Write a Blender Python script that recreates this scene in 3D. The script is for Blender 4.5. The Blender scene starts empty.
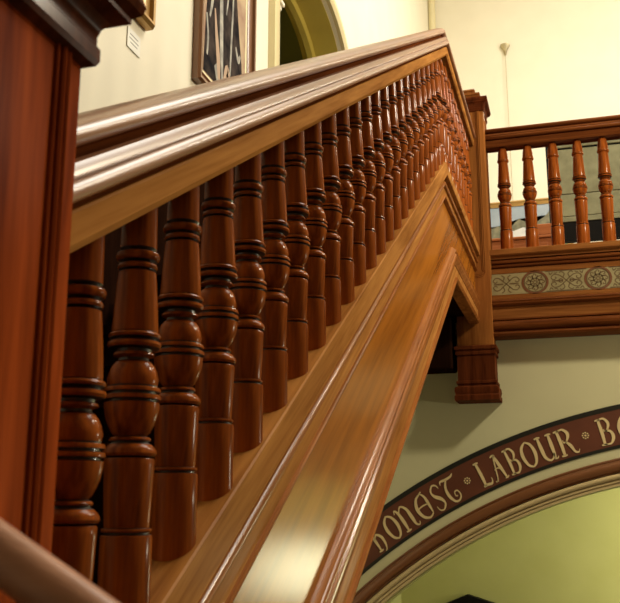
import bpy, bmesh, math, random
from mathutils import Vector, Matrix
random.seed(7)
C = bpy.context.scene.collection
PI = math.pi
TAN = 0.5797
SL = math.atan(TAN)
COS = math.cos(SL)

# ------------------------------------------------------------ materials
def new_mat(name):
    m = bpy.data.materials.new(name); m.use_nodes = True
    nt = m.node_tree; nt.nodes.clear()
    out = nt.nodes.new('ShaderNodeOutputMaterial'); b = nt.nodes.new('ShaderNodeBsdfPrincipled')
    nt.links.new(b.outputs[0], out.inputs[0])
    return m, nt, b

def flat(name, col, rough=0.6, metal=0.0, coat=0.0):
    m, nt, b = new_mat(name)
    b.inputs['Base Color'].default_value = (*col, 1)
    b.inputs['Roughness'].default_value = rough
    b.inputs['Metallic'].default_value = metal
    b.inputs['Coat Weight'].default_value = coat
    return m

def wood(name, light, dark, grain='Z', rot=0.0, rough=0.35, coat=0.5, coat_rough=0.12, scale=1.0, bump=0.08, spec=0.22, tint=(1, 1, 1)):
    m, nt, b = new_mat(name)
    N = nt.nodes; L = nt.links
    tc = N.new('ShaderNodeTexCoord')
    mp0 = N.new('ShaderNodeMapping'); mp0.inputs['Rotation'].default_value = (-rot, 0, 0)
    L.new(tc.outputs['Object'], mp0.inputs['Vector'])
    mp = N.new('ShaderNodeMapping')
    s = {'X': (1.2, 22, 22), 'Y': (22, 1.2, 22), 'Z': (22, 22, 1.6)}[grain]
    mp.inputs['Scale'].default_value = tuple(v*scale for v in s)
    L.new(mp0.outputs[0], mp.inputs['Vector'])
    n1 = N.new('ShaderNodeTexNoise'); n1.inputs['Scale'].default_value = 1.0; n1.inputs['Detail'].default_value = 5; n1.inputs['Distortion'].default_value = 1.2
    L.new(mp.outputs[0], n1.inputs['Vector'])
    n2 = N.new('ShaderNodeTexNoise'); n2.inputs['Scale'].default_value = 6.0; n2.inputs['Detail'].default_value = 3
    L.new(mp.outputs[0], n2.inputs['Vector'])
    mx = N.new('ShaderNodeMath'); mx.operation = 'MULTIPLY_ADD'; mx.inputs[1].default_value = 0.35
    L.new(n2.outputs['Fac'], mx.inputs[0]); L.new(n1.outputs['Fac'], mx.inputs[2])
    cr = N.new('ShaderNodeValToRGB')
    cr.color_ramp.elements[0].position = 0.42; cr.color_ramp.elements[0].color = (*dark, 1)
    cr.color_ramp.elements[1].position = 0.90; cr.color_ramp.elements[1].color = (*light, 1)
    L.new(mx.outputs[0], cr.inputs[0])
    L.new(cr.outputs[0], b.inputs['Base Color'])
    b.inputs['Roughness'].default_value = rough
    b.inputs['Specular IOR Level'].default_value = spec
    b.inputs['Coat Weight'].default_value = coat
    b.inputs['Coat Roughness'].default_value = coat_rough
    b.inputs['Coat Tint'].default_value = (*tint, 1)
    if bump:
        bp = N.new('ShaderNodeBump'); bp.inputs['Strength'].default_value = bump; bp.inputs['Distance'].default_value = 0.002
        L.new(n2.outputs['Fac'], bp.inputs['Height']); L.new(bp.outputs[0], b.inputs['Normal'])
    return m

def plaster(name, col, col2, scale=3.0, rough=0.8, bump=0.15):
    m, nt, b = new_mat(name)
    N = nt.nodes; L = nt.links
    tc = N.new('ShaderNodeTexCoord')
    n1 = N.new('ShaderNodeTexNoise'); n1.inputs['Scale'].default_value = scale; n1.inputs['Detail'].default_value = 6
    L.new(tc.outputs['Object'], n1.inputs['Vector'])
    cr = N.new('ShaderNodeValToRGB')
    cr.color_ramp.elements[0].position = 0.35; cr.color_ramp.elements[0].color = (*col2, 1)
    cr.color_ramp.elements[1].position = 0.65; cr.color_ramp.elements[1].color = (*col, 1)
    L.new(n1.outputs['Fac'], cr.inputs[0]); L.new(cr.outputs[0], b.inputs['Base Color'])
    n2 = N.new('ShaderNodeTexNoise'); n2.inputs['Scale'].default_value = 120; n2.inputs['Detail'].default_value = 2
    L.new(tc.outputs['Object'], n2.inputs['Vector'])
    bp = N.new('ShaderNodeBump'); bp.inputs['Strength'].default_value = bump; bp.inputs['Distance'].default_value = 0.003
    L.new(n2.outputs['Fac'], bp.inputs['Height']); L.new(bp.outputs[0], b.inputs['Normal'])
    b.inputs['Roughness'].default_value = rough
    return m

MAH = ((0.40, 0.102, 0.014), (0.085, 0.015, 0.003))
OAK = ((0.44, 0.195, 0.050), (0.20, 0.070, 0.014))
M = {}
M['baluster'] = wood('mahogany_turned', *MAH, grain='Z', rough=0.5, coat=0.22, coat_rough=0.16, scale=1.2, spec=0.0)
M['newel'] = wood('mahogany_newel', (0.36, 0.068, 0.012), (0.11, 0.016, 0.003), grain='Z', rough=0.6, coat=0.025, coat_rough=0.35, scale=0.8, spec=0.0)
M['dark_mahogany'] = wood('dark_mahogany', (0.14, 0.034, 0.010), (0.045, 0.010, 0.003), grain='Z', rough=0.6, coat=0.12, coat_rough=0.2, scale=0.8, spec=0.0)
M['newel_light'] = wood('golden_newel', (0.34, 0.125, 0.028), (0.14, 0.040, 0.009), grain='Z', rough=0.5, coat=0.22, coat_rough=0.15, scale=0.6, spec=0.0)
M['rail'] = wood('polished_rail_wood', (0.40, 0.18, 0.085), (0.19, 0.072, 0.030), grain='Y', rot=SL, rough=0.45, coat=1.0, coat_rough=0.30, scale=0.8, spec=0.0)
M['cove'] = wood('shade_toned_cove_wood', (0.16, 0.045, 0.012), (0.07, 0.018, 0.005), grain='Y', rot=SL, rough=0.7, coat=0.0, spec=0.0)  # darkened tone paints the shade in rail coves and string recess
M['fascia'] = wood('oak_fascia', *OAK, grain='Y', rot=SL, rough=0.5, coat=0.02, coat_rough=0.25, scale=0.9, spec=0.0)
M['stringer'] = wood('oak_stringer', *OAK, grain='Y', rot=SL, rough=0.5, coat=0.09, coat_rough=0.25, scale=0.9, spec=0.0)
M['moulding'] = wood('polished_moulding', (0.36, 0.13, 0.030), (0.17, 0.05, 0.010), grain='Y', rot=SL, rough=0.4, coat=0.45, coat_rough=0.2, scale=1.0, spec=0.0)
M['panel'] = wood('varnished_panel', (0.38, 0.130, 0.013), (0.16, 0.044, 0.004), grain='Y', rot=SL, rough=0.5, coat=0.62, coat_rough=0.22, scale=0.45, bump=0.35, spec=0.0)
M['level_wood'] = wood('balcony_wood_x', (0.19, 0.058, 0.014), (0.075, 0.019, 0.005), grain='X', rough=0.45, coat=0.25, coat_rough=0.15, spec=0.0)
M['level_light'] = wood('balcony_wood_light', (0.32, 0.125, 0.032), (0.16, 0.052, 0.013), grain='X', rough=0.45, coat=0.25, coat_rough=0.15, spec=0.0)
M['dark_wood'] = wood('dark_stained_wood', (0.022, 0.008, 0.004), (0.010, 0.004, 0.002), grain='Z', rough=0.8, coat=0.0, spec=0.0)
M['groove'] = flat('shadow_groove_stain', (0.015, 0.006, 0.003), 0.6)
M['wall_up'] = plaster('cream_plaster', (0.85, 0.80, 0.64), (0.82, 0.77, 0.61))
M['wall_low'] = plaster('olive_cream_plaster', (0.68, 0.65, 0.38), (0.65, 0.62, 0.36))
M['green'] = plaster('moss_green_plaster', (0.43, 0.41, 0.15), (0.40, 0.38, 0.13))
M['soffit_olive'] = plaster('olive_soffit_paint', (0.60, 0.48, 0.085), (0.55, 0.43, 0.075))
M['archivolt'] = plaster('archivolt_cream', (0.72, 0.62, 0.34), (0.68, 0.58, 0.31))
M['arch_cream'] = flat('cream_arch_moulding', (0.62, 0.48, 0.24), 0.4, coat=0.3)
M['arch_brown'] = flat('brown_arch_moulding', (0.22, 0.085, 0.03), 0.35, coat=0.4)
M['band'] = plaster('oxblood_band_paint', (0.15, 0.042, 0.016), (0.12, 0.034, 0.013), scale=6, rough=0.55, bump=0.05)
M['band_edge'] = flat('black_line_paint', (0.012, 0.012, 0.006), 0.5)
M['gold'] = flat('pale_gold_paint', (0.80, 0.64, 0.32), 0.45)
M['frieze'] = plaster('sage_frieze_paint', (0.34, 0.29, 0.135), (0.28, 0.235, 0.105), scale=14, rough=0.6)
M['frieze_red'] = flat('russet_stencil_paint', (0.17, 0.058, 0.018), 0.55)
M['frieze_line'] = flat('umber_stencil_paint', (0.12, 0.07, 0.022), 0.6)
M['gilt'] = flat('gilt_frame', (0.46, 0.27, 0.08), 0.35, metal=0.35)
M['frame_brown'] = flat('brown_frame', (0.22, 0.10, 0.045), 0.35, coat=0.4)
M['cream_slip'] = flat('cream_slip', (0.80, 0.71, 0.42), 0.5)
M['card'] = flat('white_card', (0.85, 0.84, 0.76), 0.6)
M['ink'] = flat('grey_ink', (0.25, 0.24, 0.22), 0.6)
M['black'] = flat('black_frame_paint', (0.008, 0.007, 0.006), 0.55)
M['black'].node_tree.nodes['Principled BSDF'].inputs['Specular IOR Level'].default_value = 0.05
M['cloth'] = plaster('grey_sage_cloth', (0.24, 0.23, 0.13), (0.17, 0.16, 0.085), scale=9, rough=0.9, bump=0.3)
M['wire'] = flat('dull_wire', (0.45, 0.38, 0.22), 0.4, metal=0.5)
M['dim'] = plaster('dull_brown_wall', (0.16, 0.12, 0.07), (0.13, 0.10, 0.06))
M['carpet'] = plaster('dark_floor', (0.05, 0.03, 0.018), (0.035, 0.02, 0.012), scale=5, rough=0.8)

# ------------------------------------------------------------ helpers
def link(name, bm, mat, parent=None, smooth=40, mats=None):
    bmesh.ops.remove_doubles(bm, verts=bm.verts, dist=1e-6)
    bmesh.ops.recalc_face_normals(bm, faces=bm.faces)
    me = bpy.data.meshes.new(name); bm.to_mesh(me); bm.free()
    for mm in (mats or [mat]): me.materials.append(mm)
    if smooth:
        me.shade_smooth(); me.set_sharp_from_angle(angle=math.radians(smooth))
    o = bpy.data.objects.new(name, me); C.objects.link(o)
    if parent is not None: o.parent = parent
    return o

def thing(name, label, cat, loc=(0, 0, 0), group=None):
    o = bpy.data.objects.new(name, None); C.objects.link(o); o.location = loc
    o.empty_display_size = 0.05
    return tag(o, label, cat, group)

def tag(o, label, cat, group=None):
    o['label'] = label; o['category'] = cat
    if group: o['group'] = group
    return o

def struct(o):
    o['kind'] = 'structure'; return o

def box(bm, x0, x1, y0, y1, z0, z1):
    v = [bm.verts.new(p) for p in ((x0,y0,z0),(x1,y0,z0),(x1,y1,z0),(x0,y1,z0),(x0,y0,z1),(x1,y0,z1),(x1,y1,z1),(x0,y1,z1))]
    for f in ((0,3,2,1),(4,5,6,7),(0,1,5,4),(1,2,6,5),(2,3,7,6),(3,0,4,7)):
        bm.faces.new([v[i] for i in f])

def bevbox(bm, x0, x1, y0, y1, z0, z1, b=0.004):
    t = bmesh.new(); box(t, x0, x1, y0, y1, z0, z1)
    bmesh.ops.bevel(t, geom=t.edges[:], offset=b, segments=2, affect='EDGES', profile=0.5)
    me = bpy.data.meshes.new('tmp'); t.to_mesh(me); t.free(); bm.from_mesh(me); bpy.data.meshes.remove(me)

def rings(bm, rows, closed_profile=True, cap=True):
    """rows: list of point lists (same length); quads between rows."""
    vr = [[bm.verts.new(p) for p in r] for r in rows]
    n = len(vr[0])
    for a, b in zip(vr, vr[1:]):
        for i in range(n if closed_profile else n-1):
            j = (i+1) % n
            bm.faces.new((a[i], a[j], b[j], b[i]))
    if cap and closed_profile:
        bm.faces.new(vr[0]); bm.faces.new(list(reversed(vr[-1])))

def lathe(bm, prof, seg=28, slope_bottom=0.0, slope_top=0.0, cap=True):
    """prof: (r,z) pairs from bottom to top; the first/last ring can be cut on the stair's slope."""
    rows = []
    for k, (r, z) in enumerate(prof):
        s = slope_bottom if k == 0 else (slope_top if k == len(prof)-1 else 0)
        rows.append([(r*math.cos(2*PI*i/seg), r*math.sin(2*PI*i/seg), z + s*r*math.sin(2*PI*i/seg)) for i in range(seg)])
    rings(bm, rows, True, cap)

def tube(bm, pts, r, seg=10):
    rows = []
    for i, p in enumerate(pts):
        p = Vector(p)
        d = (Vector(pts[min(i+1, len(pts)-1)]) - Vector(pts[max(i-1, 0)])).normalized()
        a = Vector((0, 0, 1)) if abs(d.z) < 0.9 else Vector((1, 0, 0))
        u = d.cross(a).normalized(); w = d.cross(u)
        rows.append([tuple(p + u*r*math.cos(2*PI*k/seg) + w*r*math.sin(2*PI*k/seg)) for k in range(seg)])
    rings(bm, rows)

def arcp(cx, cz, r0, r1, a0, a1, n=8):
    return [(cx + r0*math.cos(math.radians(a0+(a1-a0)*i/n)), cz + r1*math.sin(math.radians(a0+(a1-a0)*i/n))) for i in range(n+1)]

# ------------------------------------------------------------ setting
XL, XR, YB, YF, ZC, ZH = -1.65, 5.2, 11.75, -3.0, 9.8, -1.25
ZU = 3.15   # upper gallery floor

def se(u, a, h, p=2.6):   # superelliptic arch height over its springing
    t = min(1.0, abs(u)/a)
    return h*(1-t**p)**(1/p)

# left wall with arch opening
AY, AZ, AA, AH = 5.87, 4.60, 0.98, 0.84
bm = bmesh.new()
T = 0.31
box(bm, XL-T, XL, YF, AY-AA, ZH, ZC)
box(bm, XL-T, XL, AY+AA, YB, ZH, ZC)
box(bm, XL-T, XL, AY-AA, AY+AA, ZH, ZU)
n = 40
ys = [AY - AA*math.cos(PI*i/n) for i in range(n+1)]
for a, b in zip(ys, ys[1:]):
    za, zb = AZ+se(a-AY, AA, AH), AZ+se(b-AY, AA, AH)
    v = [bm.verts.new(p) for p in ((XL,a,za),(XL,b,zb),(XL,b,ZC),(XL,a,ZC),(XL-T,a,za),(XL-T,b,zb),(XL-T,b,ZC),(XL-T,a,ZC))]
    for f in ((0,1,2,3),(7,6,5,4),(4,5,1,0),(3,2,6,7)): bm.faces.new([v[i] for i in f])
struct(link('wall_left', bm, M['wall_up']))

# archivolt and olive soffit lining of the upper arch
def arch_path(off, k=40):
    pts = [(AY-AA-off, ZU)]
    for i in range(k+1):
        y = AY-(AA+off)*math.cos(PI*i/k); pts.append((y, AZ+se(y-AY, AA+off, AH+off)))
    pts.append((AY+AA+off, ZU)); return pts
bm = bmesh.new()
for offs in (((0.0, 0.0), (0.0, 0.03), (0.035, 0.045), (0.06, 0.03), (0.10, 0.035), (0.125, 0.0)),):
    rows = []
    paths = [arch_path(o) for o, _ in offs]
    for i in range(len(paths[0])):
        rows.append([(XL+d+0.001, paths[q][i][0], paths[q][i][1]) for q, (o, d) in enumerate(offs)])
    rings(bm, rows)
struct(link('trim_1', bm, M['archivolt']))
bm = bmesh.new()
a, b = arch_path(-0.002), arch_path(-0.05)
c = arch_path(-0.012)
rows = []
for i in range(len(a)):
    rows.append([(XL-0.03, *a[i]), (XL-0.03, *c[i]), (XL-T+0.09, *c[i]), (XL-T+0.075, *b[i]), (XL-T+0.03, *b[i]), (XL-T+0.015, *c[i]), (XL-T-0.02, *c[i]), (XL-T-0.02, *a[i])])
rings(bm, rows)
struct(link('trim_2', bm, M['soffit_olive']))
# small impost capital at the near jamb
bm = bmesh.new()
for dz, d in ((0.0, 0.02), (0.03, 0.035), (0.06, 0.05)):
    bevbox(bm, XL-0.10, XL+d, AY-AA-0.02, AY-AA+d, AZ+0.03+dz, AZ+0.06+dz, 0.006)
struct(link('trim_3', bm, M['wall_up']))
# side passage behind that arch
bm = bmesh.new()
box(bm, -3.7, XL-T, 7.3, 7.4, ZU, 6.6)
box(bm, -3.7, -3.6, 4.4, 7.3, ZU, 6.6)
box(bm, -3.6, XL-T, 4.3, 4.4, ZU, 6.6)
struct(link('wall_passage', bm, M['green']))
bm = bmesh.new(); box(bm, -3.7, XL-T, 4.3, 7.4, 6.6, 6.7)
struct(link('ceiling_passage', bm, M['green']))
bm = bmesh.new(); box(bm, -3.7, XL-T, 4.3, 7.4, ZU-0.1, ZU)
struct(link('floor_passage', bm, M['carpet']))
bm = bmesh.new()
bevbox(bm, -3.6, XL-T-0.01, 7.25, 7.30, 5.48, 5.56, 0.01)
bevbox(bm, -3.6, XL-T-0.01, 7.22, 7.30, 5.35, 5.43, 0.01)
struct(link('trim_4', bm, M['black']))

bm = bmesh.new(); box(bm, XL-T, XR+0.1, YB, YB+0.1, ZU-0.15, ZC)
struct(link('wall_back', bm, M['wall_up']))
bm = bmesh.new(); box(bm, XR, XR+0.1, YF, YB, ZH, ZC)
struct(link('wall_right', bm, M['dim']))
bm = bmesh.new(); box(bm, XL-T, XR+0.1, YF-0.1, YF, ZH, ZC)
struct(link('wall_front', bm, M['dim']))
bm = bmesh.new(); box(bm, XL-T, XR+0.1, YF-0.1, YB+0.1, ZC, ZC+0.1)
struct(link('ceiling', bm, M['wall_up']))
bm = bmesh.new(); box(bm, XL-T, XR+0.1, YF-0.1, YB+0.1, ZH-0.1, ZH)
struct(link('floor', bm, M['carpet']))
# corner trim of the upper back corner
bm = bmesh.new()
tube(bm, [(XL+0.05, YB-0.05, ZU), (XL+0.05, YB-0.05, ZC)], 0.050, 14)
struct(link('trim_5', bm, M['cream_slip']))

# lower wall with the great segmental arch
CX, CZ = 1.03, -1.80
RI = 3.64
WY, WT = 6.15, 0.34
bm = bmesh.new()
x0, x1 = -1.50, 2*CX+1.50
def az(x): return CZ+math.sqrt(RI*RI-(x-CX)**2)
box(bm, XL, x0, WY, WY+WT, ZH, ZU-0.15)
box(bm, x1, XR, WY, WY+WT, ZH, ZU-0.15)
n = 60; xs = [x0+(x1-x0)*i/n for i in range(n+1)]
for a, b in zip(xs, xs[1:]):
    za, zb = az(a), az(b)
    v = [bm.verts.new(p) for p in ((a,WY,za),(b,WY,zb),(b,WY,ZU-.15),(a,WY,ZU-.15),(a,WY+WT,za),(b,WY+WT,zb),(b,WY+WT,ZU-.15),(a,WY+WT,ZU-.15))]
    for f in ((0,1,2,3),(7,6,5,4),(4,5,1,0),(3,2,6,7)): bm.faces.new([v[i] for i in f])
struct(link('wall_lower', bm, M['wall_low']))
# room behind the arch
bm = bmesh.new()
box(bm, XL, XR, 8.6, 8.7, ZH, ZU-0.15)
struct(link('wall_green', bm, M['green']))
bm = bmesh.new(); box(bm, XL, XR, WY, YB, ZU-0.15, ZU)
struct(link('floor_gallery', bm, M['carpet']))
bm = bmesh.new(); box(bm, XL, XL+.02, WY+WT, 8.6, ZH, ZU-.15)
struct(link('wall_green_side', bm, M['green']))
# arch reveal lining in the green
bm = bmesh.new(); rows = []
A0 = -43.9
for i in range(61):
    an = math.radians(A0+(-2*A0)*i/60)
    def pp(r, y): return (CX+r*math.sin(an), y, CZ+r*math.cos(an))
    rows.append([pp(RI-.001, WY+.06), pp(RI-.012, WY+.06), pp(RI-.012, WY+WT), pp(RI-.001, WY+WT)])
rings(bm, rows)
struct(link('trim_6', bm, M['green']))

def arc_strip(prof, a0=A0, a1=-A0, n=90):
    """prof: (radius, y) polygon swept round the arch."""
    b = bmesh.new(); rws = []
    for i in range(n+1):
        an = math.radians(a0+(a1-a0)*i/n)
        rws.append([(CX+r*math.sin(an), y, CZ+r*math.cos(an)) for r, y in prof])
    rings(b, rws); return b
# arch moulding (a thing with brown and cream parts)
am = thing('arch_moulding', 'moulded arch surround, brown outside and cream inside, below the lettered band', 'moulding', (CX, WY, CZ))
def loc_to(o, p):
    o.location = (-p.location.x, -p.location.y, -p.location.z)
e = .001
o = link('outer_moulding', arc_strip([(3.80, WY-e), (3.80, WY-.012), (3.792, WY-.016), (3.786, WY-.012), (3.782, WY-.014)] + [(3.752+.03*math.cos(math.radians(t)), WY-.016-.028*math.sin(math.radians(t))) for t in range(0, 181, 20)] + [(3.715, WY-.018), (3.712, WY-.03), (3.708, WY-e)]), M['arch_brown'], am); loc_to(o, am)
o['label'] = 'brown outer moulding'
o = link('inner_moulding', arc_strip([(3.707, WY-e), (3.707, WY-.030)] + [(3.690+.016*math.cos(math.radians(t)), WY-.034-.018*math.sin(math.radians(t))) for t in range(0, 181, 20)] + [(3.672, WY-.022), (3.668, WY-.034), (3.656, WY-.036), (3.652, WY-.02), (3.648, WY-.028), (3.634, WY-.028), (3.632, WY+.055), (3.64, WY+.055), (3.641, WY-e)]), M['arch_cream'], am); loc_to(o, am)
o['label'] = 'cream inner moulding'

# lettered band
band = thing('lettered_band', 'curved dark red band with pale gold old-style lettering over the arch', 'inscription', (CX, WY, CZ))
o = link('painted_band', arc_strip([(4.10, WY-e), (4.10, WY-.004), (3.875, WY-.004), (3.875, WY-e)]), M['band'], band, smooth=0); loc_to(o, band)
for r0, r1 in ((4.098, 4.128), (3.858, 3.879)):
    o = link('border_line', arc_strip([(r1, WY-e), (r1, WY-.006), (r0, WY-.006), (r0, WY-e)]), M['band_edge'], band, smooth=0); loc_to(o, band)
    o['label'] = 'black border line'

def catmull(pts, n=6):
    out = []
    P = [pts[0]]+list(pts)+[pts[-1]]
    for i in range(1, len(P)-2):
        p0, p1, p2, p3 = P[i-1], P[i], P[i+1], P[i+2]
        for k in range(n):
            t = k/n
            out.append(tuple(0.5*((2*p1[q])+(-p0[q]+p2[q])*t+(2*p0[q]-5*p1[q]+4*p2[q]-p3[q])*t*t+(-p0[q]+3*p1[q]-3*p2[q]+p3[q])*t**3) for q in range(len(p1))))
    out.append(tuple(P[-2])); return out

def ribbon(bm, pts, f, smooth=True, n=6):
    """pts: (x,y,width); f maps flat x,y -> 3D front point; returns slightly raised ribbon."""
    p = catmull(pts, n) if smooth else pts
    L = []; R = []
    for i, q in enumerate(p):
        a = p[max(i-1, 0)]; b = p[min(i+1, len(p)-1)]
        dx, dy = b[0]-a[0], b[1]-a[1]; l = math.hypot(dx, dy) or 1
        w = max(q[2], 0.006)/2
        L.append(bm.verts.new(f(q[0]-dy/l*w, q[1]+dx/l*w))); R.append(bm.verts.new(f(q[0]+dy/l*w, q[1]-dx/l*w)))
    for i in range(len(p)-1):
        try: bm.faces.new((L[i], L[i+1], R[i+1], R[i]))
        except ValueError: pass

t_, m_, s_ = 0.20, 0.11, 0.05   # thick, medium, thin stroke widths (in letter heights)
def stem(x, y0=0.03, y1=0.97, w=.16): return [(x-.02, y1, w*.75), (x+.01, .5*(y0+y1), w), (x, y0, w*.75)]
def serif(x, y, h=.14): return [(x-h, y, .05), (x, y+(.01 if y > .5 else -.01), .075), (x+h, y, .05)]
GL = {
 'L': [stem(.28), serif(.26, .97), [(.16, .04, .07), (.4, .06, .10), (.62, .04, .09), (.72, .16, .05), (.70, .26, .03)]],
 'A': [[(.08, .0, .04), (.2, .12, .06), (.34, .6, .07), (.44, .97, .06)], [(.26, .95, .05), (.40, .99, .07), (.52, .95, .08)], [(.46, .97, .10), (.56, .55, .17), (.68, .06, .10)], [(.60, .02, .05), (.72, .02, .06), (.82, .07, .04)], [(.22, .44, .05), (.40, .48, .05), (.54, .42, .05)], [(.02, .02, .05), (.18, .02, .05)]],
 'B': [stem(.22), serif(.18, .97), serif(.2, .03), [(.20, .97, .06), (.46, .99, .08), (.62, .78, .13), (.50, .56, .07), (.36, .52, .05), (.34, .60, .04)], [(.38, .53, .05), (.62, .48, .10), (.70, .26, .16), (.54, .04, .08), (.30, .02, .06), (.2, .04, .05)]],
 'O': [[(.46, .99, .06), (.20, .80, .13), (.12, .48, .18), (.24, .14, .12), (.48, .01, .06)], [(.46, .99, .06), (.70, .84, .12), (.80, .50, .18), (.70, .16, .12), (.48, .01, .06)]],
 'U': [[(.18, .97, .10), (.20, .55, .17), (.24, .20, .14), (.42, .03, .08), (.60, .08, .07), (.70, .24, .08)], serif(.17, .97), [(.70, .97, .10), (.71, .55, .17), (.70, .05, .10)], serif(.70, .97), [(.66, .04, .07), (.80, .03, .05), (.86, .10, .03)]],
 'R': [stem(.22), serif(.18, .97), serif(.21, .03), [(.20, .97, .06), (.48, .99, .08), (.66, .78, .15), (.52, .54, .07), (.36, .50, .05), (.35, .60, .04)], [(.44, .53, .06), (.62, .34, .14), (.74, .08, .10), (.90, .02, .05), (.98, .12, .03)]],
 'N': [[(.04, .84, .03), (.12, .97, .06), (.22, .80, .12), (.25, .4, .16), (.24, .03, .08)], serif(.24, .03), [(.26, .80, .05), (.46, .98, .07), (.66, .78, .12), (.70, .40, .17), (.72, .10, .10), (.86, .01, .05), (.94, .12, .03)]],
 'H': [[(.08, 1.05, .04), (.2, .97, .09), (.24, .5, .16), (.22, .03, .09)], serif(.22, .03), [(.26, .50, .05), (.46, .64, .08), (.66, .46, .15), (.66, .18, .12), (.56, -.02, .05), (.44, -.08, .03)]],
 'E': [[(.62, .99, .05), (.30, .86, .10), (.12, .52, .17), (.22, .16, .13), (.50, .01, .08), (.76, .10, .05)], [(.62, .99, .05), (.74, .8, .11), (.76, .5, .14), (.76, .1, .05)], [(.18, .50, .05), (.46, .53, .06), (.74, .50, .05)], [(.55, .99, .04), (.72, 1.04, .05)]],
 'S': [[(.78, .80, .04), (.70, .95, .07), (.46, 1.0, .07), (.22, .82, .10), (.30, .60, .15), (.62, .40, .17), (.72, .18, .11), (.46, .0, .06), (.20, .05, .06), (.12, .22, .04)]],
 'T': [[(.02, .86, .03), (.10, .98, .07), (.40, .96, .10), (.74, .98, .08), (.90, 1.06, .04)], [(.44, .96, .06), (.22, .70, .12), (.18, .36, .17), (.36, .06, .10), (.62, .03, .07), (.80, .18, .07), (.74, .38, .06), (.56, .38, .05), (.52, .24, .05), (.62, .20, .05)]],
}
def place_glyph(ch, ang, wdeg, r0=3.895, h=0.168):
    bmg = bmesh.new()
    def f(x, y):
        rr = r0 + y*h; a = math.radians(ang + (x-.45)*wdeg)
        return (rr*math.sin(a), -.0078, rr*math.cos(a))
    for st in GL[ch]: ribbon(bmg, st, f)
    # tiny thickness
    g = bmesh.ops.extrude_face_region(bmg, geom=bmg.faces[:])
    bmesh.ops.translate(bmg, verts=[v for v in g['geom'] if isinstance(v, bmesh.types.BMVert)], vec=(0, .0025, 0))
    link('letter', bmg, M['gold'], band, smooth=0)
def place_dot(ang, r=3.985):
    bmg = bmesh.new()
    a = math.radians(ang); cx, cz = r*math.sin(a), r*math.cos(a)
    for k in range(8):
        b_ = 2*PI*k/8
        px, pz = cx+.018*math.cos(b_), cz+.018*math.sin(b_)
        vs = [bmg.verts.new((px+.0055*math.cos(q*PI/3), -.0078, pz+.0055*math.sin(q*PI/3))) for q in range(6)]
        bmg.faces.new(vs)
    vs = [bmg.verts.new((cx+.007*math.cos(q*PI/3), -.0078, cz+.007*math.sin(q*PI/3))) for q in range(6)]; bmg.faces.new(vs)
    link('flower_mark', bmg, M['gold'], band, smooth=0)
for ch, ang, w in (('H', -36.1, 1.7), ('O', -34.35, 1.7), ('N', -32.7, 2.0), ('E', -30.75, 1.9), ('S', -29.1, 1.45), ('T', -27.6, 1.7),
                   ('L', -24.15, 1.8), ('A', -22.7, 1.75), ('B', -21.15, 1.65), ('O', -19.6, 1.75), ('U', -17.85, 1.95), ('R', -16.05, 1.95),
                   ('B', -12.25, 1.9), ('E', -10.5, 1.8), ('A', -8.8, 1.75), ('R', -7.0, 1.95), ('S', -5.2, 1.45)):
    place_glyph(ch, ang, w)
for a_ in (-25.85, -14.15, -3.3): place_dot(a_)

# dark gabled door on the green wall under the arch
bm = bmesh.new()
for q in (0,):
    xs_ = (-1.30, -1.02, -0.74)
    prof = [(-1.32, ZH), (-1.32, 0.74), (-1.02, 0.865), (-0.60, 0.74), (-0.60, ZH)]
    rings(bm, [[(x, 8.597, z) for x, z in prof], [(x, 8.50, z) for x, z in prof]])
struct(link('door_1', bm, M['black'], smooth=0))

# raking dark dado on the stair side of the left wall
bm = bmesh.new()
zd = lambda y: 1.31+TAN*y
pr_ = [(0.0, 0.5), (4.35, 0.5), (4.35, zd(4.35)), (0.0, zd(0.0))]
rings(bm, [[(XL+.001, y, z) for y, z in pr_], [(XL+.02, y, z) for y, z in pr_]])
pr_ = [(0.0, zd(0)-.05), (4.35, zd(4.35)-.05), (4.35, zd(4.35)), (0.0, zd(0.0))]
rings(bm, [[(XL+.02, y, z) for y, z in pr_], [(XL+.045, y, z) for y, z in pr_]])
box(bm, XL+.001, XL+.02, 4.35, AY-AA-.14, ZU, zd(4.35))
struct(link('trim_7', bm, M['dark_wood'], smooth=0))

# ------------------------------------------------------------ staircase body
st = thing('staircase_flight', 'dark wooden flight of steps rising behind the sloping balustrade', 'stairs', (-1.15, .84, .95))
def zst(y): return 1.6-.801+TAN*y      # top line of the closed string
nst = 13
ys_ = [.84 + i*(4.33-.84)/nst for i in range(nst+1)]
zs_ = [.95 + (i+1)*(ZU-.95)/(nst+1) for i in range(nst+1)]
bm = bmesh.new()
for i in range(nst):
    y0, y1 = ys_[i], ys_[i+1]; zt = zs_[i]
    box(bm, XL+.05-(-1.15), -.645+1.15, y0-.02-.84, y1-.84, zt-.03-.95, zt-.95)
    box(bm, XL+.05+1.15, -.645+1.15, y0-.84, y0+.02-.84, zt-.20-.95, zt-.03-.95)
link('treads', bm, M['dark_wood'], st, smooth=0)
bm = bmesh.new()
pr_ = [(0, -.60), (4.33-.84, TAN*3.49-.62), (4.33-.84, TAN*3.49-.50), (0, -.40)]
rings(bm, [[(XL+.05+1.15, y, z) for y, z in pr_], [(-.645+1.15, y, z) for y, z in pr_]])
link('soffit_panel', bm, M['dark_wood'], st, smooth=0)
bm = bmesh.new()
box(bm, XL+.005, -.645, 4.34, WY-.005, ZU-.30, ZU)
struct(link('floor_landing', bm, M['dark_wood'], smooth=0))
bm = bmesh.new(); bevbox(bm, XL+.005, -.75, 5.90, WY-.005, 2.50, ZU-.305, .008)
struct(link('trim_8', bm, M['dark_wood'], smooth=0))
bm = bmesh.new(); box(bm, XL+.005, -.36, -.9, .79, .80, .95)
struct(link('floor_half_landing', bm, M['dark_wood'], smooth=0))

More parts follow.
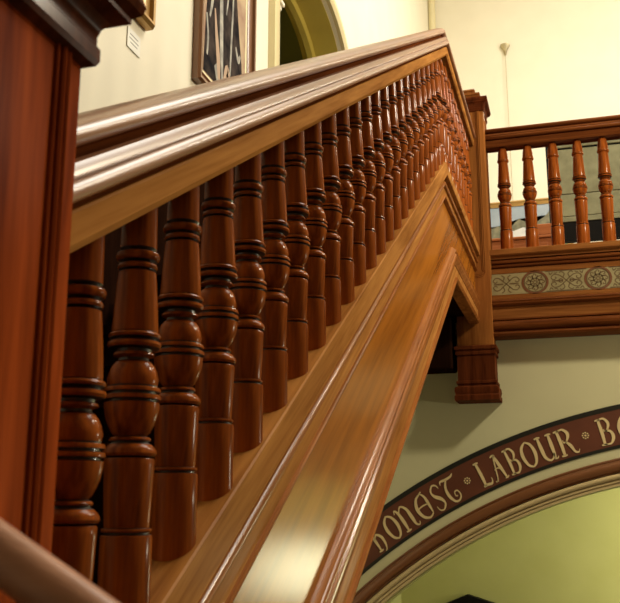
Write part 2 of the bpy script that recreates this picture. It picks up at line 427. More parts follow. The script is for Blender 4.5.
# ------------------------------------------------------------ sweeps along rake then level
YN0, YN1 = .7905, 5.95      # far face of near newel, near face of far newel
XC = -.60
def sweep(prof, z0r, z0l, xsign=1):
    """prof: (dx, n_rake, z_level); n_rake is perpendicular to the slope relative to line z0r + TAN*y"""
    rows = [[], [], []]
    for dx, nr, zl in prof:
        cr_ = z0r + nr/COS
        yk = (z0l + zl - cr_)/TAN
        rows[0].append((XC+dx, YN0, cr_+TAN*YN0)); rows[1].append((XC+dx, yk, z0l+zl)); rows[2].append((XC+dx, YN1, z0l+zl))
    b = bmesh.new(); rings(b, rows); return b
def same(p): return [(a, n_, n_) for a, n_ in p]

RZ0, RZL = 1.6-.2344, 4.04
rail = thing('stair_handrail', 'long polished moulded handrail climbing from the near newel, turning level at the top', 'handrail', (0, 0, 0))
# fascia
f_ = [(.045, 0.007), (.041, 0.0), (.034, 0.0), (.030, .006), (-.030, .006), (-.034, 0), (-.045, 0.0), (-.045, .047), (.045, .047), (.047, .044), (.047, .010)]
link('rail_fascia', sweep(same(f_), RZ0, RZL), M['fascia'], rail, 30)
g_ = [(.040, .047), (.034, .050), (.033, .055), (.040, .0565), (-.040, .0565), (-.040, .047)]
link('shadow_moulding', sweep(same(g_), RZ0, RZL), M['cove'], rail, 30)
nose = [(.030, .0565)] + [(.050+.012*math.cos(math.radians(t)), .069+.0125*math.sin(math.radians(t))) for t in range(-90, 91, 15)] + [(.050, .0830), (.054, .0838), (.054, .086), (.047, .0990), (.044, .1000), (-.044, .100), (-.054, .086), (-.062, .072), (-.055, .0565)]
link('shelf_moulding', sweep(same(nose), RZ0, RZL), M['rail'], rail, 30)
cv = [(.026, .1002), (.020, .104), (.020, .110), (.026, .1133), (-.026, .1133), (-.020, .110), (-.020, .104), (-.026, .1002)]
link('cove', sweep(same(cv), RZ0, RZL), M['cove'], rail, 30)  # shade under the grip is put into the dark colour
tb = [(.026, .1135)] + arcp(.0, .129, .045, .021, -42, 222, 24) + [(-.026, .1135)]
link('grip', sweep(same(tb), RZ0, RZL), M['rail'], rail, 35)

SZ0, SZL = .799, 3.31
strg = thing('stair_stringer', 'wide panelled outer string under the sloping balusters with glossy varnished panel', 'stringer', (0, 0, 0))
def P3(lst): return lst
cap_ = [(.055, -.003, -.003), (.055, -.068, -.05), (.052, -.0705, -.053), (.044, -.0715, -.054), (-.05, -.0715, -.054), (-.055, -.07, -.05), (-.055, 0, 0), (.052, 0, 0)]
link('cap_board', sweep(cap_, SZ0, SZL), M['stringer'], strg, 30)
bd = [(.028, -.072, -.055), (.028, -.182, -.155), (.016, -.184, -.157), (.016, -.50, -.36), (.026, -.502, -.362), (.026, -.66, -.53), (-.04, -.66, -.53), (-.04, -.072, -.055)]
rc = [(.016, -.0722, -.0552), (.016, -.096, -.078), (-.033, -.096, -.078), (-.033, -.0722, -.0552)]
link('shadow_recess', sweep(rc, SZ0, SZL), M['cove'], strg, 30)  # dark strip paints the shade under the cap board
pn = [(.028, -.0965, -.0785), (.028, -.180, -.152), (-.035, -.180, -.152), (-.035, -.0965, -.0785)]
link('upper_board', sweep(pn, SZ0, SZL), M['stringer'], strg, 30)
pn = [(.016, -.1805, -.1525), (.016, -.55, -.388), (-.035, -.55, -.388), (-.035, -.1805, -.1525)]
link('panel', sweep(pn, SZ0, SZL), M['panel'], strg, 30)
# upper ovolo
def lerp_level(pts, n0, n1, z0, z1):
    return [(a, n_, z0+(n_-n0)*(z1-z0)/(n1-n0)) for a, n_ in pts]
ov = [(.020, -.0965), (.030, -.0965)] + [(.029+.014*math.cos(math.radians(t)), -.110+.0125*math.sin(math.radians(t))) for t in range(90, -91, -18)] + [(.028, -.1235)]
link('upper_moulding', sweep(lerp_level(ov, -.07, -.12, -.056, -.10), SZ0, SZL), M['moulding'], strg, 30)
bd2 = [(.028, -.172), (.0335, -.173), (.036, -.178), (.034, -.184), (.022, -.190), (.016, -.192), (.016, -.180)]
link('panel_bead', sweep(lerp_level(bd2, -.17, -.19, -.14, -.158), SZ0, SZL), M['moulding'], strg, 30)
lm = [(.016, -.485), (.024, -.487), (.034, -.497)] + [(.033+.009*math.cos(math.radians(t)), -.508+.010*math.sin(math.radians(t))) for t in range(80, -81, -20)] + [(.034, -.520), (.042, -.528), (.044, -.538), (.040, -.556), (.032, -.572), (.028, -.590), (.016, -.592)]
link('lower_moulding', sweep(lerp_level(lm, -.485, -.59, -.335, -.42), SZ0, SZL), M['moulding'], strg, 30)
pn = [(.026, -.5925, -.4225), (.026, -.650, -.485), (-.035, -.650, -.485), (-.035, -.5505, -.3885), (.0155, -.5505, -.3885), (.0155, -.5925, -.4225)]
link('lower_board', sweep(pn, SZ0, SZL), M['stringer'], strg, 30)
lb = [(.026, -.6505), (.036, -.652), (.039, -.658), (.036, -.668), (.030, -.678), (-.035, -.678), (-.035, -.6505)]
link('bottom_bead', sweep(lerp_level(lb, -.65, -.678, -.485, -.51), SZ0, SZL), M['moulding'], strg, 30)

# ------------------------------------------------------------ newel posts
def newel(name, label, cx, yf, z0, z1, mat, pend, lowpanel, ov=1.0):
    """square newel, half width .117; yf = centre y; cap above z1"""
    h = .117
    t = thing(name, label, 'newel post', (cx, yf, z0))
    b = bmesh.new(); bevbox(b, -h, h, -h, h, 0, z1-z0+.02, .004)
    link('shaft', b, mat, t, 30)
    # raised round-ended moulding on each seen face
    H0, H1 = lowpanel-z0, z1-z0-.002
    for face in ('front', 'side'):
        for off, rr in ((.030, .0045), (.040, .0055), (.050, .0035)):
            w = h-off; r = max(.055-off*.4, .02)
            pts = []
            for t0 in range(0, 91, 15):
                pts.append((w-r+r*math.cos(math.radians(-t0)), H0+off+r+r*math.sin(math.radians(-t0))))
            for t0 in range(90, 181, 15):
                pts.append((-w+r+r*math.cos(math.radians(-t0)), H0+off+r+r*math.sin(math.radians(-t0))))
            pts = [(w, H1)] + pts + [(-w, H1)]
            b = bmesh.new()
            tube(b, [((u, -h, v) if face == 'front' else (h, u, v)) for u, v in pts], rr, 8)
            link('panel_bead', b, mat, t, 40)
    # cap: stacked mouldings
    Z = z1-z0
    prof = [(h+.0, Z-.005), (h+.010, Z), (h+.013, Z+.006), (h+.013, Z+.020), (h+.010, Z+.024), (h+.010, Z+.034), (h+.013, Z+.044), (h+.020, Z+.053), (h+.030, Z+.058), (h+.036, Z+.060), (h+.036, Z+.066), (h+.045, Z+.074), (h+.048, Z+.084), (h+.045, Z+.093), (h+.01, Z+.098)]
    b = bmesh.new(); rows = []
    for r, z in prof:
        r = h+(r-h)*ov
        rows.append([(-r, -r, z), (r, -r, z), (r, r, z), (-r, r, z)])
    rings(b, rows)
    link('cap', b, M['dark_mahogany'], t, 25)
    b = bmesh.new(); rows = []
    for r, z in [(.094, Z+.0985), (.094, Z+.130), (.100, Z+.136), (.096, Z+.150), (.062, Z+.158), (.058, Z+.178), (.064, Z+.184), (.058, Z+.196), (.020, Z+.200)]: rows.append([(-r, -r, z), (r, -r, z), (r, r, z), (-r, r, z)])
    rings(b, rows)
    link('cap_top', b, mat, t, 25)
    if pend:
        b = bmesh.new(); rows = []
        for r, z in [(h+.004, .36), (h+.020, .355), (h+.020, .335), (h+.008, .325), (h+.014, .315), (h+.014, .30), (h+.004, .295), (h+.004, .13), (h+.014, .125), (h+.014, .11), (h+.006, .105), (h+.006, .095), (h+.024, .085), (h+.026, .06), (h+.020, .04), (h+.026, .03), (h+.026, .0)]:
            rows.append([(-r, -r, z-.002), (r, -r, z-.002), (r, r, z-.002), (-r, r, z-.002)])
        rings(b, rows)
        link('pendant', b, M['dark_mahogany'], t, 25)
    return t
newel('newel_post', 'massive red-brown newel post close by at the left edge, dark cap overhead', XC, .79-.117, .95, 2.066, M['newel'], False, 1.0)
newel('newel_post', 'golden-brown newel post at the balcony corner with stepped cap and hanging foot', XC, 5.95+.117, 2.293, 4.297, M['newel_light'], True, 3.08, .72)

# ------------------------------------------------------------ balusters
GZ = {.668, .688, .694, .715, .718, .735, .569, .572, .587, .591, .603, .891, .907, .929, .426, .468, .472, .488, .194, .198, .213}
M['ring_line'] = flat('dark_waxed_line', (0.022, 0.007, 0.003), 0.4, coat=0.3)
def make_baluster(name, label, group, H, R, slope):
    """R = base radius, H = length at the axis; drawn base 0..H"""
    t = thing(name, label, 'baluster', (0, 0, 0), group)
    s = TAN if slope else 0
    def remap(z):      # the level-run pattern has a smaller, rounder ball and a longer neck
        k = [(0, 0), (.194, .190), (.426, .368), (.488, .420), (.664, .600), (.735, .675), (.888, .828), (.928, .880), (1, 1)] if slope else \
            [(0, 0), (.194, .194), (.426, .425), (.488, .478), (.664, .600), (.735, .655), (.872, .858), (.898, .888), (1, 1)]
        for (a0, b0_), (a1, b1) in zip(k, k[1:]):
            if z <= a1: return b0_+(z-a0)*(b1-b0_)/(a1-a0)
        return z
    def part(nm, prof):
        b = bmesh.new()
        lathe(b, [(r*R, remap(z)*H) for r, z in prof], 28, s if prof[0][1] == 0 else 0, s if prof[-1][1] == 1 else 0)
        b.faces.ensure_lookup_table()
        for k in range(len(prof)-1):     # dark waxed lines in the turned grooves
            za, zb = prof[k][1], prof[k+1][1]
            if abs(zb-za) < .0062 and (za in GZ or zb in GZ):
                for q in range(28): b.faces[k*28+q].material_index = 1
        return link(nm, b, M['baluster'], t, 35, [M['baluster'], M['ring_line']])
    part('base', [(1.0, 0), (1.0, .10), (1.0, .186), (.97, .192), (.90, .194)])
    part('lower_shaft', [(.86, .194), (.86, .198), (.95, .200), (.98, .205), (.96, .211), (.86, .213), (.88, .22), (.93, .30), (.98, .40), (.99, .418), (.95, .424), (.70, .426)])
    part('bead', [(.80, .426), (1.0, .430), (1.06, .438), (1.04, .448), (.96, .456), (.86, .464), (.74, .468), (.72, .472), (.80, .474), (.82, .479), (.76, .484), (.62, .488)])
    part('ball', [(.62, .488), (.76, .496), (.90, .512), (1.02, .532), (1.08, .552), (1.10, .566), (.97, .569), (.97, .572), (1.14, .574), (1.15, .579), (1.13, .584), (.95, .587), (.95, .591), (1.13, .592), (1.13, .598), (1.10, .602), (.96, .603), (.98, .607), (1.03, .622), (.96, .640), (.86, .654), (.72, .664)])
    part('collar', [(.72, .664), (.62, .668), (.60, .674), (.70, .677), (.84, .680), (.80, .686), (.68, .688), (.70, .694), (1.02, .698), (1.08, .704), (1.06, .711), (.88, .715), (.86, .718), (1.02, .721), (1.06, .727), (1.00, .732), (.74, .735)])
    if slope:
        part('upper_shaft', [(.92, .735), (.93, .742), (.88, .80), (.80, .868), (.77, .888), (.64, .891), (.78, .894), (.82, .899), (.78, .904), (.64, .907), (.80, .911), (.88, .915), (.90, .921), (.86, .926), (.66, .929), (.76, .934), (.72, 1)])
    else:
        part('upper_shaft', [(.94, .735), (.95, .742), (.86, .80), (.76, .862), (.74, .872), (.80, .874), (.90, .878), (.93, .886), (.91, .894), (.84, .898), (.82, .91), (.76, .95), (.62, .985), (.52, 1)])
    return t
def dup(root, loc, label):
    r = root.copy(); C.objects.link(r); r.location = loc; r['label'] = label
    for ch in list(root.children):
        c = ch.copy(); C.objects.link(c); c.parent = r
    return r
ORD = ['first','second','third','fourth','fifth','sixth','seventh','eighth','ninth','tenth','eleventh','twelfth','thirteenth','fourteenth','fifteenth','sixteenth','seventeenth','eighteenth','nineteenth','twentieth','twenty-first','twenty-second','twenty-third','twenty-fourth','twenty-fifth','twenty-sixth']
SP = .1492
XBL = -.588
by = []
y = .842
while y < 4.30: by.append(y); y += SP
def zrail(y): return RZ0+TAN*y
lab = lambda i, n: 'turned mahogany baluster of the sloping flight, %s up from the near newel' % ORD[i] if i < n-1 else 'uppermost turned baluster of the sloping flight, just before the rail turns level'
Hs = zrail(0)-SZ0
b0 = make_baluster('baluster', lab(0, len(by)), 'turned balusters of the sloping flight', Hs-.0005, .0345, True)
for i, y in enumerate(by):
    loc = (XBL, y, zst(y)+.0003)
    if i == 0: b0.location = loc
    else: dup(b0, loc, lab(i, len(by)))
ly = []
y = 4.44 if by[-1] < 4.30 else 4.5
while y < 5.86: ly.append(y); y += .148
c0 = make_baluster('baluster', 'turned baluster of the level landing run, first past the turn of the rail', 'turned balusters of the level landing run', RZL-SZL, .036, False)
for i, y in enumerate(ly):
    # the first stand under the end of the slope, so the level rail only starts past the knee
    l = 'turned baluster of the level landing run, %s past the turn of the rail' % ORD[i] if i < len(ly)-1 else 'last turned baluster of the level landing run, nearest the golden newel'
    o = c0 if i == 0 else dup(c0, (0, 0, 0), l)
    o.location = (XC, y, SZL)
    o.scale.z = min(1.0, (min(RZL, zrail(y)-.021)-SZL)/(RZL-SZL))
BYC = 6.067
bxs = [-.371, -.203, -.036, .126, .290, .455]
d0 = make_baluster('baluster', 'turned baluster of the balcony rail, nearest the corner newel', 'turned balusters of the balcony', 4.045-3.30, .0425, False)
for i, x in enumerate(bxs):
    if i == 0: d0.location = (x, BYC, 3.30)
    else: dup(d0, (x, BYC, 3.30), 'turned baluster of the balcony rail, %s to the right of the corner newel' % ORD[i] if i < 5 else 'turned baluster of the balcony rail, cut by the right edge of the picture')

# ------------------------------------------------------------ balcony
BX0, BX1 = -.482, 4.6
def xsweep(prof, x0=BX0, x1=BX1):
    b = bmesh.new(); rings(b, [[(x0, y, z) for y, z in prof], [(x1, y, z) for y, z in prof]]); return b
def mir(p, yc=BYC): return [(yc-a, 4.045+n_) for a, n_ in p]
br = thing('balcony_handrail', 'red-brown moulded handrail running right from the corner newel along the balcony', 'handrail', (0, 0, 0))
link('rail_fascia', xsweep(mir([(a*1.15, n_) for a, n_ in f_])), M['level_wood'], br, 30)
link('shelf_moulding', xsweep(mir([(.040, .047), (.034, .050), (.033, .055)] + nose[1:] + [(-.040, .047)])), M['level_wood'], br, 30)
link('cove', xsweep(mir(cv)), M['level_wood'], br, 30)
link('grip', xsweep(mir(tb)), M['level_wood'], br, 35)

bf = thing('balcony_fascia', 'deep moulded wooden balcony front with painted sage frieze of roundels', 'balcony front', (0, 0, 0))
yf = 6.0; yb_ = WY-.003
link('floor_nosing', xsweep([(yb_, 3.30), (yf-.020, 3.30), (yf-.026, 3.296), (yf-.028, 3.262), (yf-.022, 3.256), (yf-.004, 3.254), (yf-.004, 3.235), (yb_, 3.235)]), M['level_light'], bf, 30)
link('upper_moulding', xsweep([(yb_, 3.2345), (yf+.012, 3.2345), (yf+.012, 3.226), (yf-.006, 3.224)] + [(yf-.006-.008*math.sin(math.radians(t)), 3.212+.010*math.cos(math.radians(t))) for t in range(20, 161, 20)] + [(yf+.008, 3.200), (yf+.008, 3.196), (yf-.002, 3.194), (yf-.002, 3.18), (yf+.014, 3.176), (yf+.014, 3.17), (yb_, 3.17)]), M['level_wood'], bf, 30)
link('frieze_board', xsweep([(yb_, 3.1695), (yf+.006, 3.1695), (yf+.006, 3.136), (yf+.012, 3.134), (yf+.012, 2.992), (yf+.006, 2.990), (yf+.006, 2.9605), (yb_, 2.9605)]), M['level_light'], bf, 30)
frz = link('painted_frieze', xsweep([(yf+.0118, 3.134), (yf+.0085, 3.134), (yf+.0085, 2.992), (yf+.0118, 2.992)]), M['frieze'], bf, 0)
frz['label'] = 'sage green painted strip'
link('ledge_moulding', xsweep([(yb_, 2.96), (yf+.004, 2.96), (yf-.010, 2.954), (yf-.016, 2.944), (yf-.012, 2.936), (yf-.018, 2.932), (yf-.018, 2.924), (yf+.006, 2.916), (yf+.010, 2.913), (yb_, 2.913)]), M['level_wood'], bf, 30)
link('lower_board', xsweep([(yb_, 2.9125), (yf+.012, 2.9125), (yf+.012, 2.832), (yb_, 2.832)]), M['level_light'], bf, 30)
link('torus_moulding', xsweep([(yb_, 2.8315), (yf+.004, 2.8315), (yf+.002, 2.822), (yf+.016, 2.818)] + [(yf+.016-.030*math.sin(math.radians(t)), 2.785+.031*math.cos(math.radians(t))) for t in range(10, 171, 16)] + [(yf+.018, 2.752), (yf+.018, 2.744), (yb_, 2.744)]), M['level_wood'], bf, 30)
link('bottom_bead', xsweep([(yb_, 2.7435), (yf+.010, 2.7435), (yf-.006, 2.738), (yf-.010, 2.728), (yf-.004, 2.716), (yf+.012, 2.710), (yb_, 2.710)]), M['level_wood'], bf, 30)
# roundels and scrollwork
YS = yf+.0075
for cx in [-.596+.3975*k for k in range(1, 6)]:
    b = bmesh.new()
    for r0, r1, yy in ((.074, .086, YS-.0015),):
        n = 48
        ring = [[(cx+r*math.cos(2*PI*i/n), y_, 3.064+r*math.sin(2*PI*i/n)*.92) for r, y_ in ((r0, YS+.001), (r0, yy), (r1, yy), (r1, YS+.001))] for i in range(n)]
        ring.append(ring[0]); rings(b, ring, True, False)
    link('roundel', b, M['frieze_red'], bf, 30)
    b = bmesh.new()
    f = lambda x, z: (cx+x, YS, 3.064+z*.92)
    ribbon(b, [(.070*math.cos(2*PI*i/36), .070*math.sin(2*PI*i/36), .002) for i in range(37)], f, False)
    for k in range(8):
        an = 2*PI*k/8
        def rot(x, z): return (x*math.cos(an)-z*math.sin(an), x*math.sin(an)+z*math.cos(an))
        pts = [(0.008, 0, .004), (.026, .012, .0035), (.044, .014, .003), (.060, .004, .0028), (.054, -.008, .002), (.044, -.004, .002)]
        ribbon(b, [(*rot(p[0], p[1]), p[2]) for p in pts], f)
        pts = [(0.026, .0, .003), (.036, -.012, .0025), (.05, -.020, .002)]
        ribbon(b, [(*rot(p[0], p[1]), p[2]) for p in pts], f)
    ribbon(b, [(.030*math.cos(2*PI*i/24), .030*math.sin(2*PI*i/24), .003) for i in range(25)], f, False)
    link('roundel_ornament', b, M['frieze_line'], bf, 0)
    # scroll panel to the right of this roundel
    sx = cx+.199
    b = bmesh.new()
    g = lambda x, z: (sx+x, YS, 3.064+z)
    for sgn in (-1, 1):
        for sz in (-1, 1):
            ribbon(b, [(0, 0, .006), (sgn*.022, sz*.020, .007), (sgn*.050, sz*.040, .006), (sgn*.080, sz*.042, .005), (sgn*.096, sz*.022, .004), (sgn*.080, sz*.008, .004), (sgn*.064, sz*.018, .003), (sgn*.070, sz*.028, .003)], g)
            ribbon(b, [(sgn*.022, sz*.020, .005), (sgn*.012, sz*.044, .005), (sgn*.030, sz*.060, .003), (sgn*.044, sz*.054, .002)], g)
            ribbon(b, [(sgn*.050, sz*.004, .004), (sgn*.035, sz*.012, .004), (sgn*.02, sz*.004, .003)], g)
            ribbon(b, [(sgn*.085, sz*.058, .004), (sgn*.1, sz*.045, .004), (sgn*.108, sz*.060, .003)], g)
            ribbon(b, [(sgn*.055, sz*.060, .003), (sgn*.065, sz*.052, .004), (sgn*.078, sz*.055, .003)], g)
        ribbon(b, [(sgn*.02, 0, .008), (sgn*.05, 0, .010), (sgn*.09, 0, .004)], g)
    for zz in (.067, -.067):
        ribbon(b, [(-.13, zz, .003), (.13, zz, .003)], g, False)
    link('scroll_ornament', b, M['frieze_line'], bf, 0)
# part of a scroll between the newel and the first roundel
b = bmesh.new()
g = lambda x, z: (-.385+x, YS, 3.064+z)
for sgn in (-1, 1):
    for sz in (-1, 1):
        ribbon(b, [(0, 0, .006), (sgn*.022, sz*.020, .007), (sgn*.045, sz*.040, .006), (sgn*.070, sz*.042, .005), (sgn*.085, sz*.022, .004), (sgn*.07, sz*.010, .004), (sgn*.058, sz*.02, .003)], g)
        ribbon(b, [(sgn*.022, sz*.020, .005), (sgn*.012, sz*.044, .005), (sgn*.030, sz*.060, .003)], g)
    ribbon(b, [(sgn*.02, 0, .008), (sgn*.05, 0, .010), (sgn*.08, 0, .004)], g)
link('scroll_ornament', b, M['frieze_line'], bf, 0)

# ------------------------------------------------------------ lower flight handrail, very near
M['near_rail'] = wood('near_rail_wood', (0.50, 0.24, 0.14), (0.30, 0.13, 0.07), grain='X', rough=0.45, coat=1.0, coat_rough=0.33, spec=0.0)
lr = thing('lower_handrail', 'blurred round wooden handrail dipping across the bottom left corner', 'handrail', (0, 0, 0))
b = bmesh.new()
dx = .08741; dz = -.0493
def lp(x): return (x, .545, 1.5745+(x+.378)*dz/dx)
tube(b, [lp(-.74), lp(-.378), lp(0), lp(.9)], .0180, 24)
link('grip', b, M['near_rail'], lr, 60)
b = bmesh.new(); tube(b, [(-.60, .545, lp(-.60)[2]-.010), (-.60, .584, lp(-.60)[2]-.03)], .007, 10)
link('bracket', b, M['gilt'], lr, 60)

# ------------------------------------------------------------ pictures on the left wall
def picture_left(name, label, y0, y1, z0, z1, fw, depth, fm, fm2):
    t = thing(name, label, 'painting', (XL, (y0+y1)/2, z0))
    yc = (y0+y1)/2
    prof = [(0, .002), (0, depth*.7), (fw*.12, depth), (fw*.28, depth*.95), (fw*.34, depth*.6), (fw*.70, depth*.45), (fw*.78, depth*.6), (fw*.86, depth*.55), (fw, depth*.3), (fw, .002)]
    def frame(p, nm, mt):
        b = bmesh.new()
        cs = [(y0-yc, 0, 1, 1), (y1-yc, 0, -1, 1), (y1-yc, z1-z0, -1, -1), (y0-yc, z1-z0, 1, -1)]
        rows = [[(d, cy+sy*o_, cz+sz*o_) for o_, d in p] for cy, cz, sy, sz in cs]
        rows.append(rows[0]); rings(b, rows, True, False)
        return link(nm, b, mt, t, 30)
    frame(prof, 'frame', fm)
    frame([(fw, .003), (fw, depth*.34), (fw*1.22, depth*.25), (fw*1.22, .003)], 'slip', fm2)
    return t, yc
# large portrait
t, yc = picture_left('portrait_painting', 'tall portrait of a seated figure in a dark robe with pale stripes, gilt brown frame', 3.66, 4.44, 3.595, 5.395, .080, .045, M['frame_brown'], M['cream_slip'])
H_ = 1.8
y0, y1 = -.37, .37
KXC = [.79]
def canvas_poly(nm, pts, mt, d, parent):
    b = bmesh.new(); vs = [b.verts.new((d, p[0]*KXC[0], p[1])) for p in pts]
    f = b.faces.new(vs); bmesh.ops.triangulate(b, faces=[f])
    return link(nm, b, mt, parent, 0)
M['cv_bg'] = plaster('canvas_brown', (0.24, 0.10, 0.05), (0.50, 0.36, 0.20), scale=5, rough=0.5)
M['cv_robe'] = plaster('canvas_robe', (0.012, 0.010, 0.012), (0.07, 0.052, 0.045), scale=9, rough=0.95)
M['cv_robe'].node_tree.nodes['Principled BSDF'].inputs['Specular IOR Level'].default_value = 0.05
M['cv_pale'] = plaster('canvas_pale', (0.42, 0.40, 0.34), (0.14, 0.13, 0.12), scale=14, rough=0.5)
M['cv_skin'] = flat('canvas_skin', (0.42, 0.27, 0.17), 0.5)
M['cv_gold'] = flat('canvas_straw', (0.66, 0.50, 0.24), 0.5)
KX = .80
canvas = canvas_poly('canvas', [(-.39, .07), (.39, .07), (.39, H_-.07), (-.39, H_-.07)], M['cv_bg'], .012, t)
robe = catmull([(-.36, .10, 0), (-.33, .45, 0), (-.27, .80, 0), (-.12, 1.02, 0), (.02, 1.06, 0), (.10, 1.0, 0), (.17, .80, 0), (.24, .55, 0), (.31, .32, 0), (.27, .10, 0)], 4)
canvas_poly('painted_robe', [(p[0], p[1]) for p in robe], M['cv_robe'], .0135, t)
canvas_poly('painted_head', [(.05+.085*math.cos(a*PI/8), 1.12+.12*math.sin(a*PI/8)) for a in range(16)], M['cv_skin'], .0145, t)
canvas_poly('painted_background', [(.18, .75), (.235, .9), (.26, 1.5), (.12, 1.5), (.13, 1.0)], M['cv_gold'], .013, t)
b = bmesh.new()
fpl = lambda x, z: (.015, x*.79, z)
for s in ([(-.07, 1.0, .045), (-.09, .7, .05), (-.08, .4, .06), (-.05, .14, .03)], [(.11, .95, .02), (.12, .7, .025), (.10, .45, .03), (.08, .2, .02)],
          [(-.20, .9, .02), (-.24, .78, .05), (-.19, .66, .03)], [(-.28, .62, .03), (-.24, .55, .04), (-.28, .42, .02)], [(-.33, .42, .02), (-.30, .30, .03), (-.31, .2, .02)],
          [(.18, .44, .02), (.23, .38, .04), (.27, .42, .02)], [(-.17, .2, .05), (-.12, .14, .06), (-.06, .12, .03)], [(.14, .2, .05), (.2, .13, .04), (.24, .11, .03)],
          [(.02, .9, .015), (.03, .7, .025), (.0, .55, .015)]):
    ribbon(b, s, fpl)
link('painted_highlights', b, M['cv_pale'], t, 0)
b = bmesh.new()
ribbon(b, [(-.20, .50, .02), (-.17, .38, .045), (-.13, .25, .06), (-.11, .14, .04)], lambda x, z: (.016, x*.79, z))
ribbon(b, [(-.01, .15, .06), (.03, .24, .07), (.08, .15, .05)], lambda x, z: (.016, x*.79, z))
link('painted_hands', b, M['cv_skin'], t, 0)
# picture above the card
t, yc = picture_left('gilt_framed_picture', 'gilt framed picture cut by the near newel cap, only its lower right corner showing', 2.45, 3.175, 3.58, 4.6, .085, .05, M['gilt'], M['cream_slip'])
canvas_poly('canvas', [(-.36, .09), (.36, .09), (.36, .95), (-.36, .95)], M['cv_robe'], .012, t)
# caption card
cd = thing('caption_card', 'small white caption card on the cream wall below the gilt frame corner', 'label', (XL, 3.07, 3.43))
b = bmesh.new(); bevbox(b, .001, .005, -.055, .057, 0, .088, .001)
link('card', b, M['card'], cd, 0)
b = bmesh.new()
for k, (a, c) in enumerate(((-.035, .035), (-.04, .04), (-.03, .03))): box(b, .005, .0055, a, c, .062-.018*k, .066-.018*k)
link('printed_lines', b, M['ink'], cd, 0)

# ------------------------------------------------------------ things on the back wall / gallery
hk = thing('picture_hook', 'small fan-shaped wall hook high on the cream back wall', 'hook', (-.612, YB, 7.80))
b = bmesh.new()
rows = []
for w_, z, d in ((.012, -.10, .02), (.03, -.03, .035), (.065, .03, .045), (.05, .05, .05)):
    rows.append([(-w_, -d, z), (-w_*.4, -d-.015, z), (w_*.4, -d-.015, z), (w_, -d, z), (w_, -.001, z), (-w_, -.001, z)])
rings(b, rows)
link('bracket', b, M['wire'], hk, 30)
b = bmesh.new(); tube(b, [(0, -.03, -.05), (0, -.06, -.10), (0, -.05, -.13), (0, -.03, -.12)], .007, 8)
link('peg', b, M['wire'], hk, 60)

lp_ = thing('landscape_painting', 'landscape painting with blue sky and dark hills hung on a long wire behind the balcony', 'painting', (-.60, YB, 4.63))
pz = 5.50-4.55
fw = .075
b = bmesh.new()
prof = [(0, .002), (0, .03), (.02, .045), (.04, .03), (fw, .02), (fw, .002)]
cs = [(-.72, 0, 1, 1), (.72, 0, -1, 1), (.72, pz, -1, -1), (-.72, pz, 1, -1)]
rows = [[(cx+sx*o_, -d, cz+sz*o_) for o_, d in prof] for cx, cz, sx, sz in cs]; rows.append(rows[0])
rings(b, rows, True, False); link('frame', b, M['gilt'], lp_, 30)
def wall_poly(nm, pts, mt, d, parent):
    b = bmesh.new(); f = b.faces.new([b.verts.new((p[0], -d, p[1])) for p in pts]); bmesh.ops.triangulate(b, faces=[f])
    return link(nm, b, mt, parent, 0)
M['sky_p'] = plaster('painted_sky', (0.36, 0.42, 0.48), (0.26, 0.33, 0.40), scale=3, rough=.5)
M['hill_p'] = plaster('painted_hills', (0.09, 0.09, 0.06), (0.24, 0.22, 0.13), scale=10, rough=.5)
M['snow_p'] = plaster('painted_white', (0.75, 0.74, 0.72), (0.6, 0.6, 0.6), scale=6, rough=.5)
M['meadow_p'] = plaster('painted_meadow', (0.30, 0.36, 0.12), (0.2, 0.24, 0.1), scale=8, rough=.5)
wall_poly('canvas', [(-.66, .06), (.66, .06), (.66, pz-.06), (-.66, pz-.06)], M['sky_p'], .010, lp_)
wall_poly('painted_hills', [(-.66, .06), (.66, .06), (.66, .84), (.50, .86), (.40, .72), (.22, .60), (.05, .70), (-.1, .56), (-.22, .62), (-.40, .56), (-.52, .60), (-.66, .40)], M['hill_p'], .012, lp_)
wall_poly('painted_buildings', [(-.16, .1), (.28, .1), (.28, .52), (.1, .58), (-.02, .54), (-.16, .56)], M['snow_p'], .014, lp_)
wall_poly('painted_meadow', [(.28, .1), (.66, .1), (.66, .60), (.28, .50)], M['meadow_p'], .0135, lp_)
b = bmesh.new(); tube(b, [(-.012, -.035, pz-.02), (-.012, -.045, 7.80-.13-4.63)], .0035, 6)
link('hanging_wire', b, M['wire'], lp_, 60)

# free standing display board behind the balcony
db = thing('display_board', 'tall black-framed display board with grey-green cloth panels behind the balcony balusters', 'display board', (.55, 8.5, ZU))
X0, X1 = -.665, .72
b = bmesh.new()
box(b, X0, X0+.06, -.03, .03, .78, 1.99)
box(b, X1-.06, X1, -.03, .03, .78, 1.99)
box(b, X0+.06, X1-.06, -.03, .03, 1.88, 1.99)
box(b, X0+.06, X1-.06, -.03, .03, .88, 1.06)
box(b, X0+.06, X1-.06, .0, .02, 1.06, 1.88)
link('frame', b, M['black'], db, 0)
for nm, za, zb in (('top_strip', 1.815, 1.865), ('cloth_panel', 1.35, 1.795), ('cloth_panel', 1.13, 1.343), ('bottom_strip', 1.075, 1.125)):
    b = bmesh.new(); bevbox(b, X0+.075, X1-.075, -.018, -.001, za, zb, .004)
    link(nm, b, M['cloth'], db, 0)
for x in (X0+.03, X1-.03):
    b = bmesh.new(); box(b, x-.025, x+.025, -.02, .02, .06, .78); box(b, x-.03, x+.03, -.22, .22, 0, .06)
    link('leg', b, M['black'], db, 0)

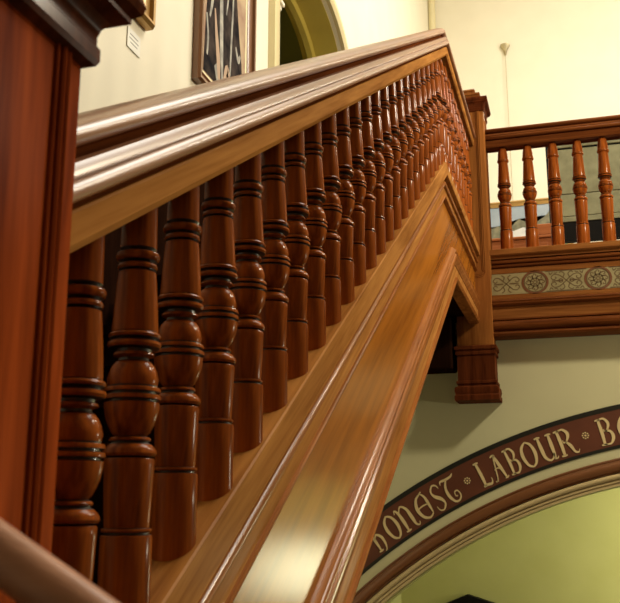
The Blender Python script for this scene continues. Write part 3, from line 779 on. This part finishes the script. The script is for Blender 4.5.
# low wooden chest on the gallery, behind the balusters
ch = thing('wooden_chest', 'low orange-brown wooden chest of drawers beyond the first two balcony balusters', 'chest', (-.75, 7.9, ZU))
M['chest'] = wood('chest_wood', (0.46, 0.15, 0.05), (0.30, 0.085, 0.025), grain='X', rough=.4, coat=.3)
b = bmesh.new(); bevbox(b, -.62, .66, -.23, .25, 0.0, .70, .006)
link('body', b, M['chest'], ch, 0)
b = bmesh.new(); bevbox(b, -.64, .68, -.25, .26, .70, .725, .006); bevbox(b, .53, .68, -.25, .26, .725, .82, .006)
link('chest_top', b, M['chest'], ch, 0)
for k, (xa, xb) in enumerate(((-.58, -.02), (.02, .62))):
    for za, zb in ((.50, .66), (.30, .46), (.04, .26)):
        b = bmesh.new(); bevbox(b, xa, xb, -.245, -.231, za, zb, .004)
        d = link('drawer', b, M['chest'], ch, 0)
        b = bmesh.new(); tube(b, [((xa+xb)/2, -.245, (za+zb)/2), ((xa+xb)/2, -.265, (za+zb)/2)], .012, 10)
        link('knob', b, M['gilt'], d, 60)

# ------------------------------------------------------------ lights
def area(name, loc, target, size, size_y, energy, col):
    l = bpy.data.lights.new(name, 'AREA'); l.shape = 'RECTANGLE'; l.size = size; l.size_y = size_y; l.energy = energy; l.color = col
    o = bpy.data.objects.new(name, l); C.objects.link(o); o.location = loc
    o.rotation_euler = (Vector(target)-Vector(loc)).to_track_quat('-Z', 'Y').to_euler(); return o
def point(name, loc, r, energy, col):
    l = bpy.data.lights.new(name, 'POINT'); l.shadow_soft_size = r; l.energy = energy; l.color = col
    o = bpy.data.objects.new(name, l); C.objects.link(o); o.location = loc; return o
area('added_overhead_light', (2.2, 6.3, 9.7), (1.6, 6.0, 0), 4.0, 5.0, 800, (1, .95, .84))  # unseen broad source added below the ceiling to light the stairwell
point('gallery_lamp', (2.6, 8.6, 6.3), .25, 210, (1, .90, .72))
point('hall_lamp', (2.2, 4.2, 4.7), .18, 330, (1, .88, .66))
point('arch_room_lamp', (1.15, 7.6, 1.1), .25, 45, (1, .96, .62))
point('hall_wall_fill', (2.7, 4.9, 1.9), .15, 75, (1, .92, .70))  # unseen fill light added to brighten the lower wall
area('arch_room_wall_fill', (1.9, 7.5, 2.75), (1.1, 8.6, .6), .8, .4, 75, (1, .97, .72))  # unseen wash light added to brighten the green wall behind the arch

w = bpy.data.worlds.new('world'); bpy.context.scene.world = w; w.use_nodes = True
w.node_tree.nodes['Background'].inputs[0].default_value = (.5, .45, .4, 1); w.node_tree.nodes['Background'].inputs[1].default_value = .05

# ------------------------------------------------------------ camera
cam = bpy.data.cameras.new('camera'); co = bpy.data.objects.new('camera', cam); C.objects.link(co)
cam.sensor_width = 36; cam.sensor_fit = 'HORIZONTAL'; cam.lens = 36*910/620; cam.clip_start = .02; cam.clip_end = 100
co.location = (0, 0, 1.6); co.rotation_euler = (math.radians(90+12.89), 0, math.radians(16.2))
cam.dof.use_dof = True; cam.dof.focus_distance = 3.2; cam.dof.aperture_fstop = 14
bpy.context.scene.camera = co
vs = bpy.context.scene.view_settings
vs.view_transform = 'Standard'; vs.look = 'None'; vs.gamma = 1; vs.use_curve_mapping = False; vs.exposure = 0.0
